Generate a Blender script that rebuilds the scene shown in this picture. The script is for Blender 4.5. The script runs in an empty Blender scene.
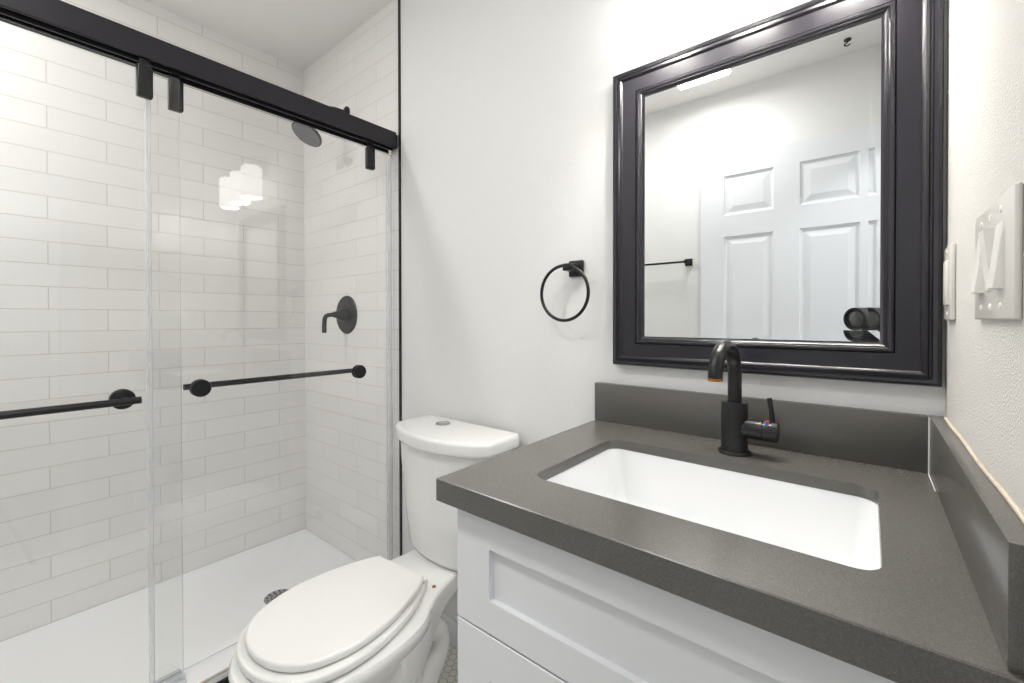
import bpy, bmesh, math, random
from mathutils import Vector, Matrix
C = bpy.context.scene.collection
random.seed(4)
PI = math.pi

# ------------------------------------------------------------------ camera
CAM = Vector((0.0, -1.055, 1.15))
FPX, YAW, PIT, ROLL, CY = 434.8945, 0.687044528, -0.0077, 0.001313, 322.712
f0 = Vector((-math.sin(YAW), math.cos(YAW), 0)); r0 = Vector((math.cos(YAW), math.sin(YAW), 0)); d0 = Vector((0, 0, -1))
f1 = math.cos(PIT) * f0 - math.sin(PIT) * d0
d1 = math.cos(PIT) * d0 + math.sin(PIT) * f0
r2 = math.cos(ROLL) * r0 + math.sin(ROLL) * d1
d2 = -math.sin(ROLL) * r0 + math.cos(ROLL) * d1
cd = bpy.data.cameras.new('camera')
cam = bpy.data.objects.new('camera', cd); C.objects.link(cam)
m = Matrix(((r2.x, -d2.x, -f1.x), (r2.y, -d2.y, -f1.y), (r2.z, -d2.z, -f1.z))).to_4x4()
m.translation = CAM
cam.matrix_world = m
cd.sensor_fit = 'HORIZONTAL'; cd.sensor_width = 36; cd.lens = FPX / 1024 * 36
cd.shift_y = -(341.5 - CY) / 1024
cd.clip_start = 0.02
bpy.context.scene.camera = cam

# ------------------------------------------------------------------ world, exposure, main light strengths
w = bpy.data.worlds.new('world'); bpy.context.scene.world = w; w.use_nodes = True
w.node_tree.nodes['Background'].inputs[0].default_value = (0.8, 0.85, 0.9, 1)
w.node_tree.nodes['Background'].inputs[1].default_value = 0.3
vs = bpy.context.scene.view_settings
vs.view_transform = 'Standard'; vs.look = 'None'; vs.gamma = 1; vs.use_curve_mapping = False
vs.exposure = 0.28
SHADE_EMIT = 4.0
CEIL_W = 5.0
HALL_FILL_W = 15.0
SHOWER_FILL_W = 8.5
BULB_W = 6.5

def lamp(name, kind, loc, rot, energy, col, **kw):
    l = bpy.data.lights.new(name, kind); l.energy = energy; l.color = col
    for k, v in kw.items(): setattr(l, k, v)
    o = bpy.data.objects.new(name, l); o.location = loc; o.rotation_euler = rot; C.objects.link(o); return o
lamp('ceiling_lamp_light', 'AREA', (-0.665, -1.248, 2.38), (0, 0, 0), CEIL_W, (1.0, 0.985, 0.96), shape='RECTANGLE', size=0.24, size_y=0.22)
lamp('shower_fill_light', 'AREA', (-1.72, -1.35, 2.412), (0, 0, 0), SHOWER_FILL_W, (1.0, 0.985, 0.965), shape='DISK', size=0.13)  # added fill, out of view, to brighten the shower
lamp('hallway_fill_light', 'AREA', (0.75, -1.15, 2.375), (0, 0, 0), HALL_FILL_W, (0.95, 0.98, 1.0), shape='DISK', size=0.34)  # added fill that sends light in through the doorway

# ------------------------------------------------------------------ materials
def srgb(r, g, b):
    def c(v):
        v /= 255
        return v / 12.92 if v <= 0.04045 else ((v + 0.055) / 1.055) ** 2.4
    return (c(r), c(g), c(b), 1)
def mat(name, col, rough=0.5, metal=0.0, spec=0.5, coat=0.0, emit=None, es=0.0, noise=0.0, nscale=50, bump=0.0, bscale=200, bdist=0.001, rnoise=0.0):
    M = bpy.data.materials.new(name); M.use_nodes = True; nt = M.node_tree; N = nt.nodes; L = nt.links
    b = N['Principled BSDF']
    b.inputs['Base Color'].default_value = col; b.inputs['Roughness'].default_value = rough
    b.inputs['Metallic'].default_value = metal; b.inputs['Specular IOR Level'].default_value = spec
    b.inputs['Coat Weight'].default_value = coat; b.inputs['Coat Roughness'].default_value = 0.08
    if emit: b.inputs['Emission Color'].default_value = emit; b.inputs['Emission Strength'].default_value = es
    tc = N.new('ShaderNodeTexCoord')
    if noise or rnoise:
        n = N.new('ShaderNodeTexNoise'); n.inputs['Scale'].default_value = nscale; n.inputs['Detail'].default_value = 5
        L.new(tc.outputs['Object'], n.inputs['Vector'])
        if noise:
            r = N.new('ShaderNodeValToRGB')
            r.color_ramp.elements[0].position = 0.3; r.color_ramp.elements[1].position = 0.7
            r.color_ramp.elements[0].color = tuple(c * (1 - noise) for c in col[:3]) + (1,)
            r.color_ramp.elements[1].color = tuple(min(1, c * (1 + noise)) for c in col[:3]) + (1,)
            L.new(n.outputs['Fac'], r.inputs['Fac']); L.new(r.outputs['Color'], b.inputs['Base Color'])
        if rnoise:
            mr = N.new('ShaderNodeMapRange'); mr.inputs['To Min'].default_value = max(0, rough - rnoise); mr.inputs['To Max'].default_value = rough + rnoise
            L.new(n.outputs['Fac'], mr.inputs['Value']); L.new(mr.outputs['Result'], b.inputs['Roughness'])
    if bump:
        n2 = N.new('ShaderNodeTexNoise'); n2.inputs['Scale'].default_value = bscale; n2.inputs['Detail'].default_value = 3
        L.new(tc.outputs['Object'], n2.inputs['Vector'])
        bp = N.new('ShaderNodeBump'); bp.inputs['Strength'].default_value = bump; bp.inputs['Distance'].default_value = bdist
        L.new(n2.outputs['Fac'], bp.inputs['Height']); L.new(bp.outputs['Normal'], b.inputs['Normal'])
    return M

PAINT = mat('wall_paint', srgb(236, 236, 235), 0.6, noise=0.006, nscale=30, bump=0.25, bscale=160, bdist=0.002)
PAINT_R = mat('wall_paint_textured_darkened', srgb(212, 210, 205), 0.65, noise=0.012, nscale=60, bump=0.5, bscale=380, bdist=0.003)  # same paint as the other walls, colour darkened to offset strong light here
CEILP = mat('ceiling_paint', srgb(246, 244, 242), 0.8, bump=0.2, bscale=120, bdist=0.002)
DOORP = mat('door_paint', srgb(233, 236, 240), 0.35, bump=0.05, bscale=90)
BLACK = mat('matte_black_metal', srgb(24, 24, 26), 0.34, metal=0.2, spec=0.5, rnoise=0.05, nscale=80)
RAILB = mat('black_rail_metal', srgb(38, 36, 42), 0.42, metal=0.3, spec=0.5, rnoise=0.04, nscale=60)
FRAMEM = mat('black_lacquered_frame', srgb(20, 17, 26), 0.3, spec=0.5, coat=0.2)
FRAMEM.node_tree.nodes['Principled BSDF'].inputs['Coat Roughness'].default_value = 0.2
PORC = mat('white_porcelain', srgb(240, 240, 238), 0.12, spec=0.5, coat=0.4)
SINKM = mat('sink_porcelain', srgb(246, 247, 248), 0.14, spec=0.5, coat=0.4)
SEATM = mat('toilet_seat_plastic', srgb(236, 235, 232), 0.28, spec=0.45)
ACRYL = mat('white_acrylic', srgb(240, 240, 240), 0.3, spec=0.5)
CAB = mat('white_cabinet_paint', srgb(226, 227, 229), 0.4, spec=0.4)
CHROME = mat('brushed_chrome', srgb(190, 190, 190), 0.22, metal=1.0)
DARKHOLE = mat('dark_drain_hole', srgb(40, 38, 36), 0.7)
COPPER = mat('worn_copper_spout_tip', srgb(176, 112, 58), 0.45, metal=0.6, noise=0.5, nscale=260)
PLATE = mat('white_switch_plastic', srgb(236, 234, 229), 0.3)
PLATESH = mat('glossy_switch_plate_plastic', srgb(216, 212, 206), 0.32, coat=0.2)
CAULK = mat('tan_caulk', srgb(196, 184, 168), 0.7, noise=0.1, nscale=90)
REDM = mat('red_dot', srgb(205, 62, 40), 0.4); BLUEM = mat('blue_dot', srgb(50, 80, 200), 0.4)
WOOD = mat('hall_floor_wood', srgb(150, 140, 128), 0.4, noise=0.15, nscale=8)
LENSG = mat('lens_glass', srgb(38, 44, 42), 0.06, spec=0.8, coat=0.7)
CAMB = mat('camera_body_rubber', srgb(24, 24, 26), 0.55, bump=0.4, bscale=500)
SEAL = mat('clear_door_seal', srgb(236, 239, 244), 0.6)
SEAL.node_tree.nodes['Principled BSDF'].inputs['Alpha'].default_value = 0.3
EDGE = mat('glass_edge', srgb(150, 160, 162), 0.2)
EDGE.node_tree.nodes['Principled BSDF'].inputs['Alpha'].default_value = 0.45
HOSE = mat('braided_hose', srgb(176, 172, 166), 0.35, metal=0.6)
SHADEM = mat('lit_frosted_glass', srgb(250, 248, 244), 0.3, emit=(1.0, 0.98, 0.95, 1), es=SHADE_EMIT)
DIFF = mat('ceiling_light_diffuser', srgb(250, 250, 248), 0.4, emit=(1.0, 0.98, 0.95, 1), es=3.0)

def quartz():
    M = mat('grey_quartz', srgb(92, 90, 86), 0.26, spec=0.55)
    nt = M.node_tree; N = nt.nodes; L = nt.links; b = N['Principled BSDF']
    tc = N.new('ShaderNodeTexCoord')
    n = N.new('ShaderNodeTexNoise'); n.inputs['Scale'].default_value = 600; n.inputs['Detail'].default_value = 2
    n2 = N.new('ShaderNodeTexNoise'); n2.inputs['Scale'].default_value = 900; n2.inputs['Detail'].default_value = 1
    L.new(tc.outputs['Object'], n.inputs['Vector']); L.new(tc.outputs['Object'], n2.inputs['Vector'])
    a = N.new('ShaderNodeMath'); a.operation = 'ADD'; L.new(n.outputs['Fac'], a.inputs[0]); L.new(n2.outputs['Fac'], a.inputs[1])
    r = N.new('ShaderNodeValToRGB'); e = r.color_ramp.elements
    e[0].position = 0.72; e[0].color = srgb(87, 85, 81); e[1].position = 1.0; e[1].color = srgb(106, 104, 100)
    x = e.new(1.0); e[1].position = 0.9; e[2].position = 1.25; e[2].color = srgb(104, 101, 97)
    e[1].color = srgb(92, 90, 86)
    d = N.new('ShaderNodeMath'); d.operation = 'MULTIPLY'; d.inputs[1].default_value = 0.8
    L.new(a.outputs[0], d.inputs[0])
    for el, p in zip(e, (0.55, 0.78, 1.0)): el.position = p
    L.new(d.outputs[0], r.inputs['Fac']); L.new(r.outputs['Color'], b.inputs['Base Color'])
    return M
QUARTZ = quartz()

def mirror_mat():
    M = bpy.data.materials.new('mirror_silver'); M.use_nodes = True; nt = M.node_tree
    b = nt.nodes['Principled BSDF']; b.inputs['Metallic'].default_value = 1; b.inputs['Roughness'].default_value = 0.0
    b.inputs['Base Color'].default_value = (0.93, 0.945, 0.94, 1); return M
MIRROR = mirror_mat()

def glass_mat():
    M = bpy.data.materials.new('clear_glass'); M.use_nodes = True; nt = M.node_tree; N = nt.nodes; L = nt.links
    N.remove(N['Principled BSDF']); out = N['Material Output']
    fr = N.new('ShaderNodeFresnel')
    gm = N.new('ShaderNodeNewGeometry'); io = N.new('ShaderNodeMapRange')   # thin pane: the same reflectance on entry and exit
    io.inputs['To Min'].default_value = 1.5; io.inputs['To Max'].default_value = 1 / 1.5
    L.new(gm.outputs['Backfacing'], io.inputs['Value']); L.new(io.outputs[0], fr.inputs['IOR'])
    t = N.new('ShaderNodeBsdfTransparent'); t.inputs[0].default_value = (0.985, 0.99, 0.988, 1)
    g = N.new('ShaderNodeBsdfGlossy'); g.inputs['Roughness'].default_value = 0.0
    mx = N.new('ShaderNodeMixShader'); L.new(fr.outputs[0], mx.inputs[0]); L.new(t.outputs[0], mx.inputs[1]); L.new(g.outputs[0], mx.inputs[2])
    L.new(mx.outputs[0], out.inputs[0]); return M
GLASS = glass_mat()

def tile_mat(name, axis, off, bw):
    """white subway tile: joints measured in object space; axis = horizontal coordinate (0 x, 1 y)"""
    M = bpy.data.materials.new(name); M.use_nodes = True; nt = M.node_tree; N = nt.nodes; L = nt.links
    b = N['Principled BSDF']
    tc = N.new('ShaderNodeTexCoord'); s = N.new('ShaderNodeSeparateXYZ'); L.new(tc.outputs['Object'], s.inputs[0])
    cb = N.new('ShaderNodeCombineXYZ')
    a = N.new('ShaderNodeMath'); a.operation = 'ADD'; a.inputs[1].default_value = -off + bw * 20
    z = N.new('ShaderNodeMath'); z.operation = 'ADD'; z.inputs[1].default_value = -0.071 + 0.0798 * 4 
    L.new(s.outputs[axis], a.inputs[0]); L.new(s.outputs[2], z.inputs[0])
    L.new(a.outputs[0], cb.inputs[0]); L.new(z.outputs[0], cb.inputs[1])
    br = N.new('ShaderNodeTexBrick'); br.offset = 0.5; br.offset_frequency = 2; br.squash = 1
    br.inputs['Scale'].default_value = 1; br.inputs['Brick Width'].default_value = bw; br.inputs['Row Height'].default_value = 0.0798
    br.inputs['Mortar Size'].default_value = 0.0017; br.inputs['Mortar Smooth'].default_value = 0.25; br.inputs['Bias'].default_value = 0
    br.inputs['Color1'].default_value = srgb(240, 238, 236); br.inputs['Color2'].default_value = srgb(236, 234, 232)
    br.inputs['Mortar'].default_value = srgb(212, 206, 196)
    L.new(cb.outputs[0], br.inputs['Vector']); L.new(br.outputs['Color'], b.inputs['Base Color'])
    # slightly wavy glaze and recessed grout
    mr = N.new('ShaderNodeMapRange'); mr.inputs['To Min'].default_value = 0.13; mr.inputs['To Max'].default_value = 0.7
    L.new(br.outputs['Fac'], mr.inputs['Value']); L.new(mr.outputs[0], b.inputs['Roughness'])
    n = N.new('ShaderNodeTexNoise'); n.inputs['Scale'].default_value = 9; n.inputs['Detail'].default_value = 1
    L.new(tc.outputs['Object'], n.inputs['Vector'])
    iv = N.new('ShaderNodeMath'); iv.operation = 'MULTIPLY_ADD'; iv.inputs[1].default_value = -1.0; L.new(br.outputs['Fac'], iv.inputs[0])
    sc = N.new('ShaderNodeMath'); sc.operation = 'MULTIPLY'; sc.inputs[1].default_value = 0.6; L.new(n.outputs['Fac'], sc.inputs[0]); L.new(sc.outputs[0], iv.inputs[2])
    bp = N.new('ShaderNodeBump'); bp.inputs['Strength'].default_value = 0.5; bp.inputs['Distance'].default_value = 0.0012
    L.new(iv.outputs[0], bp.inputs['Height']); L.new(bp.outputs[0], b.inputs['Normal'])
    return M
TILE_L = tile_mat('subway_tile_long_wall', 1, -0.7494, 0.3115)
TILE_B = tile_mat('subway_tile_valve_wall', 0, -1.758, 0.3160)

def hex_mat():
    M = bpy.data.materials.new('hexagon_mosaic'); M.use_nodes = True; nt = M.node_tree; N = nt.nodes; L = nt.links
    b = N['Principled BSDF']; b.inputs['Roughness'].default_value = 0.35
    tc = N.new('ShaderNodeTexCoord')
    def vm(op, a, bb=None, c=None):
        n = N.new('ShaderNodeVectorMath'); n.operation = op
        for i, v in enumerate((a, bb, c)):
            if v is None: continue
            if isinstance(v, tuple): n.inputs[i].default_value = v
            else: L.new(v, n.inputs[i])
        return n
    def mt(op, a, bb=None):
        n = N.new('ShaderNodeMath'); n.operation = op
        for i, v in enumerate((a, bb)):
            if v is None: continue
            if isinstance(v, (int, float)): n.inputs[i].default_value = v
            else: L.new(v, n.inputs[i])
        return n.outputs[0]
    p = vm('MULTIPLY', tc.outputs['Object'], (1 / 0.026, 1 / 0.026, 0)).outputs[0]
    p = vm('ADD', p, (100, 173.2051, 0)).outputs[0]
    s = (1, 1.7320508, 1); h = (0.5, 0.8660254, 0)
    A = vm('SUBTRACT', vm('MODULO', p, s).outputs[0], h).outputs[0]
    B = vm('SUBTRACT', vm('MODULO', vm('SUBTRACT', p, h).outputs[0], s).outputs[0], h).outputs[0]
    A = vm('MULTIPLY', A, (1, 1, 0)).outputs[0]; B = vm('MULTIPLY', B, (1, 1, 0)).outputs[0]
    def hd(v):
        a = vm('ABSOLUTE', v).outputs[0]
        sx = N.new('ShaderNodeSeparateXYZ'); L.new(a, sx.inputs[0])
        return mt('MAXIMUM', sx.outputs[0], vm('DOT_PRODUCT', a, h).outputs['Value'])
    d = mt('MINIMUM', hd(A), hd(B))
    g = mt('GREATER_THAN', d, 0.44)
    mx = N.new('ShaderNodeMix'); mx.data_type = 'RGBA'; L.new(g, mx.inputs['Factor'])
    mx.inputs['A'].default_value = srgb(226, 224, 218); mx.inputs['B'].default_value = srgb(184, 176, 160)
    L.new(mx.outputs['Result'], b.inputs['Base Color']); return M
HEX = hex_mat()

# ------------------------------------------------------------------ mesh helpers
def box(bm, lo, hi, bev=0.0, seg=2, mi=0):
    t = bmesh.new()
    bmesh.ops.create_cube(t, size=1)
    for v in t.verts:
        v.co = Vector([(lo[i] + hi[i]) / 2 + v.co[i] * (hi[i] - lo[i]) for i in range(3)])
    if bev: bmesh.ops.bevel(t, geom=list(t.edges), offset=bev, segments=seg, profile=0.5, affect='EDGES')
    merge(bm, t, mi)
def merge(bm, t, mi=0, mtx=None):
    t.verts.ensure_lookup_table()
    mp = [bm.verts.new(mtx @ v.co if mtx else v.co) for v in t.verts]
    for f in t.faces:
        try:
            nf = bm.faces.new([mp[v.index] for v in f.verts]); nf.material_index = mi if mi else f.material_index
        except ValueError: pass
    t.free()
def frame_of(d):
    d = Vector(d).normalized(); a = Vector((0, 0, 1)) if abs(d.z) < 0.9 else Vector((1, 0, 0))
    u = d.cross(a).normalized(); v = d.cross(u).normalized(); return u, v
def loft(bm, rings, cap=True, closed=False, mi=0):
    vr = [[bm.verts.new(p) for p in r] for r in rings]; n = len(vr[0])
    k = len(vr)
    for i in range(k if closed else k - 1):
        a, b = vr[i], vr[(i + 1) % k]
        for j in range(n):
            f = bm.faces.new((a[j], a[(j + 1) % n], b[(j + 1) % n], b[j])); f.material_index = mi
    if cap and not closed:
        f = bm.faces.new(vr[0][::-1]); f.material_index = mi
        f = bm.faces.new(vr[-1]); f.material_index = mi
def cyl(bm, p0, p1, r0, r1=None, seg=32, mi=0):
    lathe(bm, p0, Vector(p1) - Vector(p0), [(r0, 0), (r0 if r1 is None else r1, (Vector(p1) - Vector(p0)).length)], seg, mi)
def lathe(bm, base, axis, prof, seg=32, mi=0):
    """prof: list of (radius, height along axis)"""
    base = Vector(base); d = Vector(axis).normalized(); u, v = frame_of(d)
    rings = [[base + d * h + (u * math.cos(2 * PI * j / seg) + v * math.sin(2 * PI * j / seg)) * max(r, 1e-5) for j in range(seg)] for r, h in prof]
    loft(bm, rings, True, False, mi)
def tube(bm, pts, r, seg=20, mi=0, closed=False):
    pts = [Vector(p) for p in pts]; n = len(pts); rings = []; u = None
    for i, p in enumerate(pts):
        if closed: t = (pts[(i + 1) % n] - pts[i - 1]).normalized()
        else: t = (pts[min(i + 1, n - 1)] - pts[max(i - 1, 0)]).normalized()
        if u is None: u, v = frame_of(t)
        u = (u - t * u.dot(t)).normalized(); v = t.cross(u)
        rr = r[i] if isinstance(r, (list, tuple)) else r
        rings.append([p + (u * math.cos(2 * PI * j / seg) + v * math.sin(2 * PI * j / seg)) * rr for j in range(seg)])
    loft(bm, rings, True, closed, mi)
def spline(pts, n=8, closed=False):
    pts = [Vector(p) for p in pts]; out = []; k = len(pts)
    rng = range(k) if closed else range(k - 1)
    for i in rng:
        if closed: p = [pts[(i + q) % k] for q in (-1, 0, 1, 2)]
        else: p = [pts[max(i - 1, 0)], pts[i], pts[i + 1], pts[min(i + 2, k - 1)]]
        for s in range(n):
            t = s / n
            out.append(0.5 * ((2 * p[1]) + (p[2] - p[0]) * t + (2 * p[0] - 5 * p[1] + 4 * p[2] - p[3]) * t * t + (3 * p[1] - p[0] - 3 * p[2] + p[3]) * t ** 3))
    if not closed: out.append(pts[-1])
    return out
def rrect(x0, x1, y0, y1, r, seg=6):
    out = []
    for cx, cy, a in ((x1 - r, y1 - r, 0), (x0 + r, y1 - r, 90), (x0 + r, y0 + r, 180), (x1 - r, y0 + r, 270)):
        for s in range(seg + 1):
            t = math.radians(a + 90 * s / seg); out.append((cx + r * math.cos(t), cy + r * math.sin(t)))
    return out
def slab(bm, outline, z0, z1, bev=0.0, mi=0, seg=4):
    """outline list of (x,y) counter-clockwise; rounded top and bottom edge by inset rings"""
    o = [Vector((p[0], p[1])) for p in outline]; n = len(o)
    def off(d):
        res = []
        for i in range(n):
            t = (o[(i + 1) % n] - o[i - 1]); nn = Vector((t.y, -t.x))
            nn = nn.normalized() if nn.length > 1e-9 else nn
            res.append(o[i] - nn * d)
        return res
    rings = []
    if bev:
        for s in range(seg + 1):
            a = PI / 2 * s / seg; rings.append([(p.x, p.y, z0 + bev * (1 - math.sin(a))) for p in off(bev * (1 - math.sin(a + 0) if 0 else 1 - math.sin(a)) * 0 + bev * (1 - math.sin(a)) if False else bev * (1 - math.cos(PI / 2 - a)))])
        for s in range(seg + 1):
            a = PI / 2 * s / seg; rings.append([(p.x, p.y, z1 - bev * (1 - math.sin(a))) for p in off(bev * (1 - math.cos(a)))])
    else:
        rings = [[(p.x, p.y, z0) for p in o], [(p.x, p.y, z1) for p in o]]
    if bev:
        # bottom quarter: radius grows from inset to full while z rises
        rb = []
        for s in range(seg + 1):
            a = PI / 2 * s / seg
            rb.append([(p.x, p.y, z0 + bev * (1 - math.cos(a))) for p in off(bev * (1 - math.sin(a)))])
        rt = []
        for s in range(seg + 1):
            a = PI / 2 * s / seg
            rt.append([(p.x, p.y, z1 - bev * (1 - math.sin(a))) for p in off(bev * (1 - math.cos(a)))])
        rings = rb + rt
    loft(bm, [[Vector(p) for p in r] for r in rings], True, False, mi)

def obj(name, bm, mats, parent=None, smooth=35, **props):
    bmesh.ops.remove_doubles(bm, verts=bm.verts, dist=1e-6)
    bmesh.ops.recalc_face_normals(bm, faces=bm.faces)
    me = bpy.data.meshes.new(name); bm.to_mesh(me); bm.free()
    for mm in (mats if isinstance(mats, (list, tuple)) else [mats]): me.materials.append(mm)
    if smooth:
        me.shade_smooth(); me.set_sharp_from_angle(angle=math.radians(smooth))
    o = bpy.data.objects.new(name, me); C.objects.link(o)
    if parent:
        o.parent = parent
        o.matrix_parent_inverse = Matrix.Identity(4)
        # geometry is written in world space: move it under its thing
        inv = parent_world(parent).inverted()
        me.transform(inv)
    for k, v in props.items(): o[k] = v
    return o
def parent_world(p):
    m = p.matrix_basis.copy()
    while p.parent: p = p.parent; m = p.matrix_basis @ m
    return m
def thing(name, label, cat, loc, group=None, rz=0):
    o = bpy.data.objects.new(name, None); o.empty_display_size = 0.05; C.objects.link(o)
    o.location = loc; o.rotation_euler = (0, 0, rz)
    o['label'] = label; o['category'] = cat
    if group: o['group'] = group
    return o
def tag(o, label, cat, group=None):
    o['label'] = label; o['category'] = cat
    if group: o['group'] = group
    return o
def struct(name, bm, m, parent=None, smooth=0):
    o = obj(name, bm, m, parent, smooth)
    if not parent: o['kind'] = 'structure'
    return o
def B(*boxes):
    bm = bmesh.new()
    for b in boxes: box(bm, *b)
    return bm

# ------------------------------------------------------------------ room shell
XL, XR, YF, ZC = -2.247, 0.1025, -1.63, 2.43
XT = -1.437           # black trim strip between tile and paint
T = 0.12
struct('floor', B(((XL - T, YF - T, -0.1), (XR + T, T, 0.0))), HEX)
struct('ceiling', B(((XL - T, YF - T, ZC), (XR + T, T, ZC + 0.1))), CEILP)
struct('wall_back', B(((XT, 0.0, 0.0), (XR + T, T, ZC))), PAINT)
struct('wall_back_tiled', B(((XL - T, 0.0, 0.0), (XT, T, ZC))), TILE_B)
struct('wall_left', B(((XL - T, YF - T, 0.0), (XL, 0.0, ZC))), TILE_L)
struct('wall_front', B(((XL, YF - T, 0.0), (XR + T, YF, ZC))), PAINT)
DY0, DY1, DZ = -1.575, -0.80, 2.045
struct('wall_right', B(((XR, DY1, 0.0), (XR + T, 0.0, ZC)), ((XR, YF, 0.0), (XR + T, DY0, ZC)), ((XR, DY0, DZ), (XR + T, DY1, ZC))), PAINT_R)
# door casing round the doorway (bathroom side, hall side and jamb)
bm = bmesh.new()
for xs in ((XR - 0.014, XR), (XR + T, XR + T + 0.014)):
    box(bm, (xs[0], DY1, 0), (xs[1], DY1 + 0.057, DZ + 0.057), 0.003)
    box(bm, (xs[0], DY0, DZ), (xs[1], DY1, DZ + 0.057), 0.003)
box(bm, (XR, DY1 - 0.012, 0), (XR + T, DY1, DZ)); box(bm, (XR, DY0, 0), (XR + T, DY0 + 0.012, DZ)); box(bm, (XR, DY0 + 0.012, DZ - 0.012), (XR + T, DY1 - 0.012, DZ))
struct('trim_1', bm, DOORP, smooth=30)
# thin black edge strip where the tile ends
struct('trim_2', B(((XT - 0.0055, -0.005, 0.155), (XT + 0.0055, 0.0, ZC))), BLACK)
struct('baseboard_back', B(((XT + 0.0055, -0.013, 0), (-0.54, 0.0, 0.085), 0.003)), DOORP, smooth=30)
# hallway beyond the doorway
hx0, hx1, hy0, hy1 = XR + T, 1.45, -2.3, 0.1
struct('floor_hallway', B(((hx0, hy0, -0.1), (hx1, hy1, 0.0))), WOOD)
struct('ceiling_hallway', B(((hx0, hy0, ZC), (hx1, hy1, ZC + 0.1))), CEILP)
struct('wall_hallway', B(((hx1, hy0, 0), (hx1 + T, hy1, ZC)), ((hx0, hy1, 0), (hx1 + T, hy1 + T, ZC)), ((hx0, hy0 - T, 0), (hx1 + T, hy0, ZC)), ((hx0 - 0.02, hy0, 0), (hx0, YF - T, ZC))), PAINT)

# ------------------------------------------------------------------ open six-panel door resting by the front wall
dx0, dx1, dyb, dyf = -0.736, 0.055, -1.583, -1.548
root = bpy.data.objects.new('door_1', None); root.location = (dx1, dyb, 0); C.objects.link(root); root['kind'] = 'structure'
def panel_door(bm, x0, x1, yb, yf, z0, z1, wins):
    """front face at y=yf (towards +y) with moulded raised panels; back face the same, mirrored"""
    xs = sorted({x0, x1} | {w_[0] for w_ in wins} | {w_[1] for w_ in wins}); zs = sorted({z0, z1} | {w_[2] for w_ in wins} | {w_[3] for w_ in wins})
    for side, y in ((1, yf), (-1, yb)):
        for i in range(len(xs) - 1):
            for j in range(len(zs) - 1):
                a, b, c, d = xs[i], xs[i + 1], zs[j], zs[j + 1]
                if any(w_[0] <= a and b <= w_[1] and w_[2] <= c and d <= w_[3] for w_ in wins): continue
                bm.faces.new([bm.verts.new((p[0], y, p[1])) for p in ((a, c), (b, c), (b, d), (a, d))])
        for w_ in wins:
            rings = []
            for ins, dep in ((0, 0), (0.004, 0.006), (0.012, 0.009), (0.018, 0.009), (0.046, 0.002)):
                rings.append([(w_[0] + ins, y - side * dep, w_[2] + ins), (w_[1] - ins, y - side * dep, w_[2] + ins), (w_[1] - ins, y - side * dep, w_[3] - ins), (w_[0] + ins, y - side * dep, w_[3] - ins)])
            vr = [[bm.verts.new(p) for p in r] for r in rings]
            for q in range(len(vr) - 1):
                for k in range(4): bm.faces.new((vr[q][k], vr[q][(k + 1) % 4], vr[q + 1][(k + 1) % 4], vr[q + 1][k]))
            bm.faces.new(vr[-1])
    for a, b in (((x0, z0), (x1, z0)), ((x1, z0), (x1, z1)), ((x1, z1), (x0, z1)), ((x0, z1), (x0, z0))):
        bm.faces.new([bm.verts.new(p) for p in ((a[0], yb, a[1]), (b[0], yb, b[1]), (b[0], yf, b[1]), (a[0], yf, a[1]))])
cols = ((-0.616, -0.380), (-0.268, -0.032)); rows = ((1.715, 1.930), (0.98, 1.600), (0.24, 0.80))
bm = bmesh.new(); panel_door(bm, dx0, dx1, dyb, dyf, 0.01, 2.033, [(c[0], c[1], r[0], r[1]) for c in cols for r in rows])
obj('door_leaf', bm, DOORP, root, smooth=0)
for zz in (0.25, 1.05, 1.85):
    bm = bmesh.new(); cyl(bm, (dx1 + 0.006, dyf + 0.004, zz - 0.045), (dx1 + 0.006, dyf + 0.004, zz + 0.045), 0.006, seg=12); box(bm, (dx1 - 0.0, dyb + 0.005, zz - 0.045), (dx1 + 0.002, dyf, zz + 0.045))
    obj('hinge', bm, BLACK, root)
bm = bmesh.new(); lathe(bm, (dx0 + 0.06, dyf, 0.91), (0, 1, 0), [(0.032, 0), (0.032, 0.004), (0.012, 0.008), (0.012, 0.03), (0.024, 0.036), (0.028, 0.05), (0.022, 0.062), (0.0, 0.066)])
obj('door_knob', bm, BLACK, root)

# towel bar on the front wall, seen in the mirror
tb = thing('towel_bar', 'black straight towel bar on square posts on the wall seen in the mirror', 'towel bar', (-1.13, YF, 1.485))
for xx in (-0.825, -1.435):
    bm = bmesh.new(); box(bm, (xx - 0.021, YF, 1.465), (xx + 0.021, YF + 0.012, 1.507), 0.003); box(bm, (xx - 0.011, YF + 0.012, 1.475), (xx + 0.011, YF + 0.06, 1.497), 0.003)
    obj('post', bm, BLACK, tb)
bm = bmesh.new(); tube(bm, [(-1.435, YF + 0.05, 1.486), (-0.825, YF + 0.05, 1.486)], 0.006, 12); obj('bar', bm, BLACK, tb)
# small dark hook screwed into the ceiling by the front wall
bm = bmesh.new(); cyl(bm, (-0.08, -1.49, ZC - 0.0004), (-0.08, -1.49, ZC - 0.006), 0.014, seg=20); tube(bm, spline([(-0.08, -1.49, ZC - 0.005), (-0.08, -1.49, ZC - 0.014), (-0.092, -1.49, ZC - 0.022), (-0.081, -1.49, ZC - 0.030), (-0.070, -1.49, ZC - 0.024)], 4), 0.0028, 10)
tag(obj('ceiling_hook', bm, BLACK), 'small black hook in the ceiling, seen at the top of the mirror', 'hook')

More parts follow.
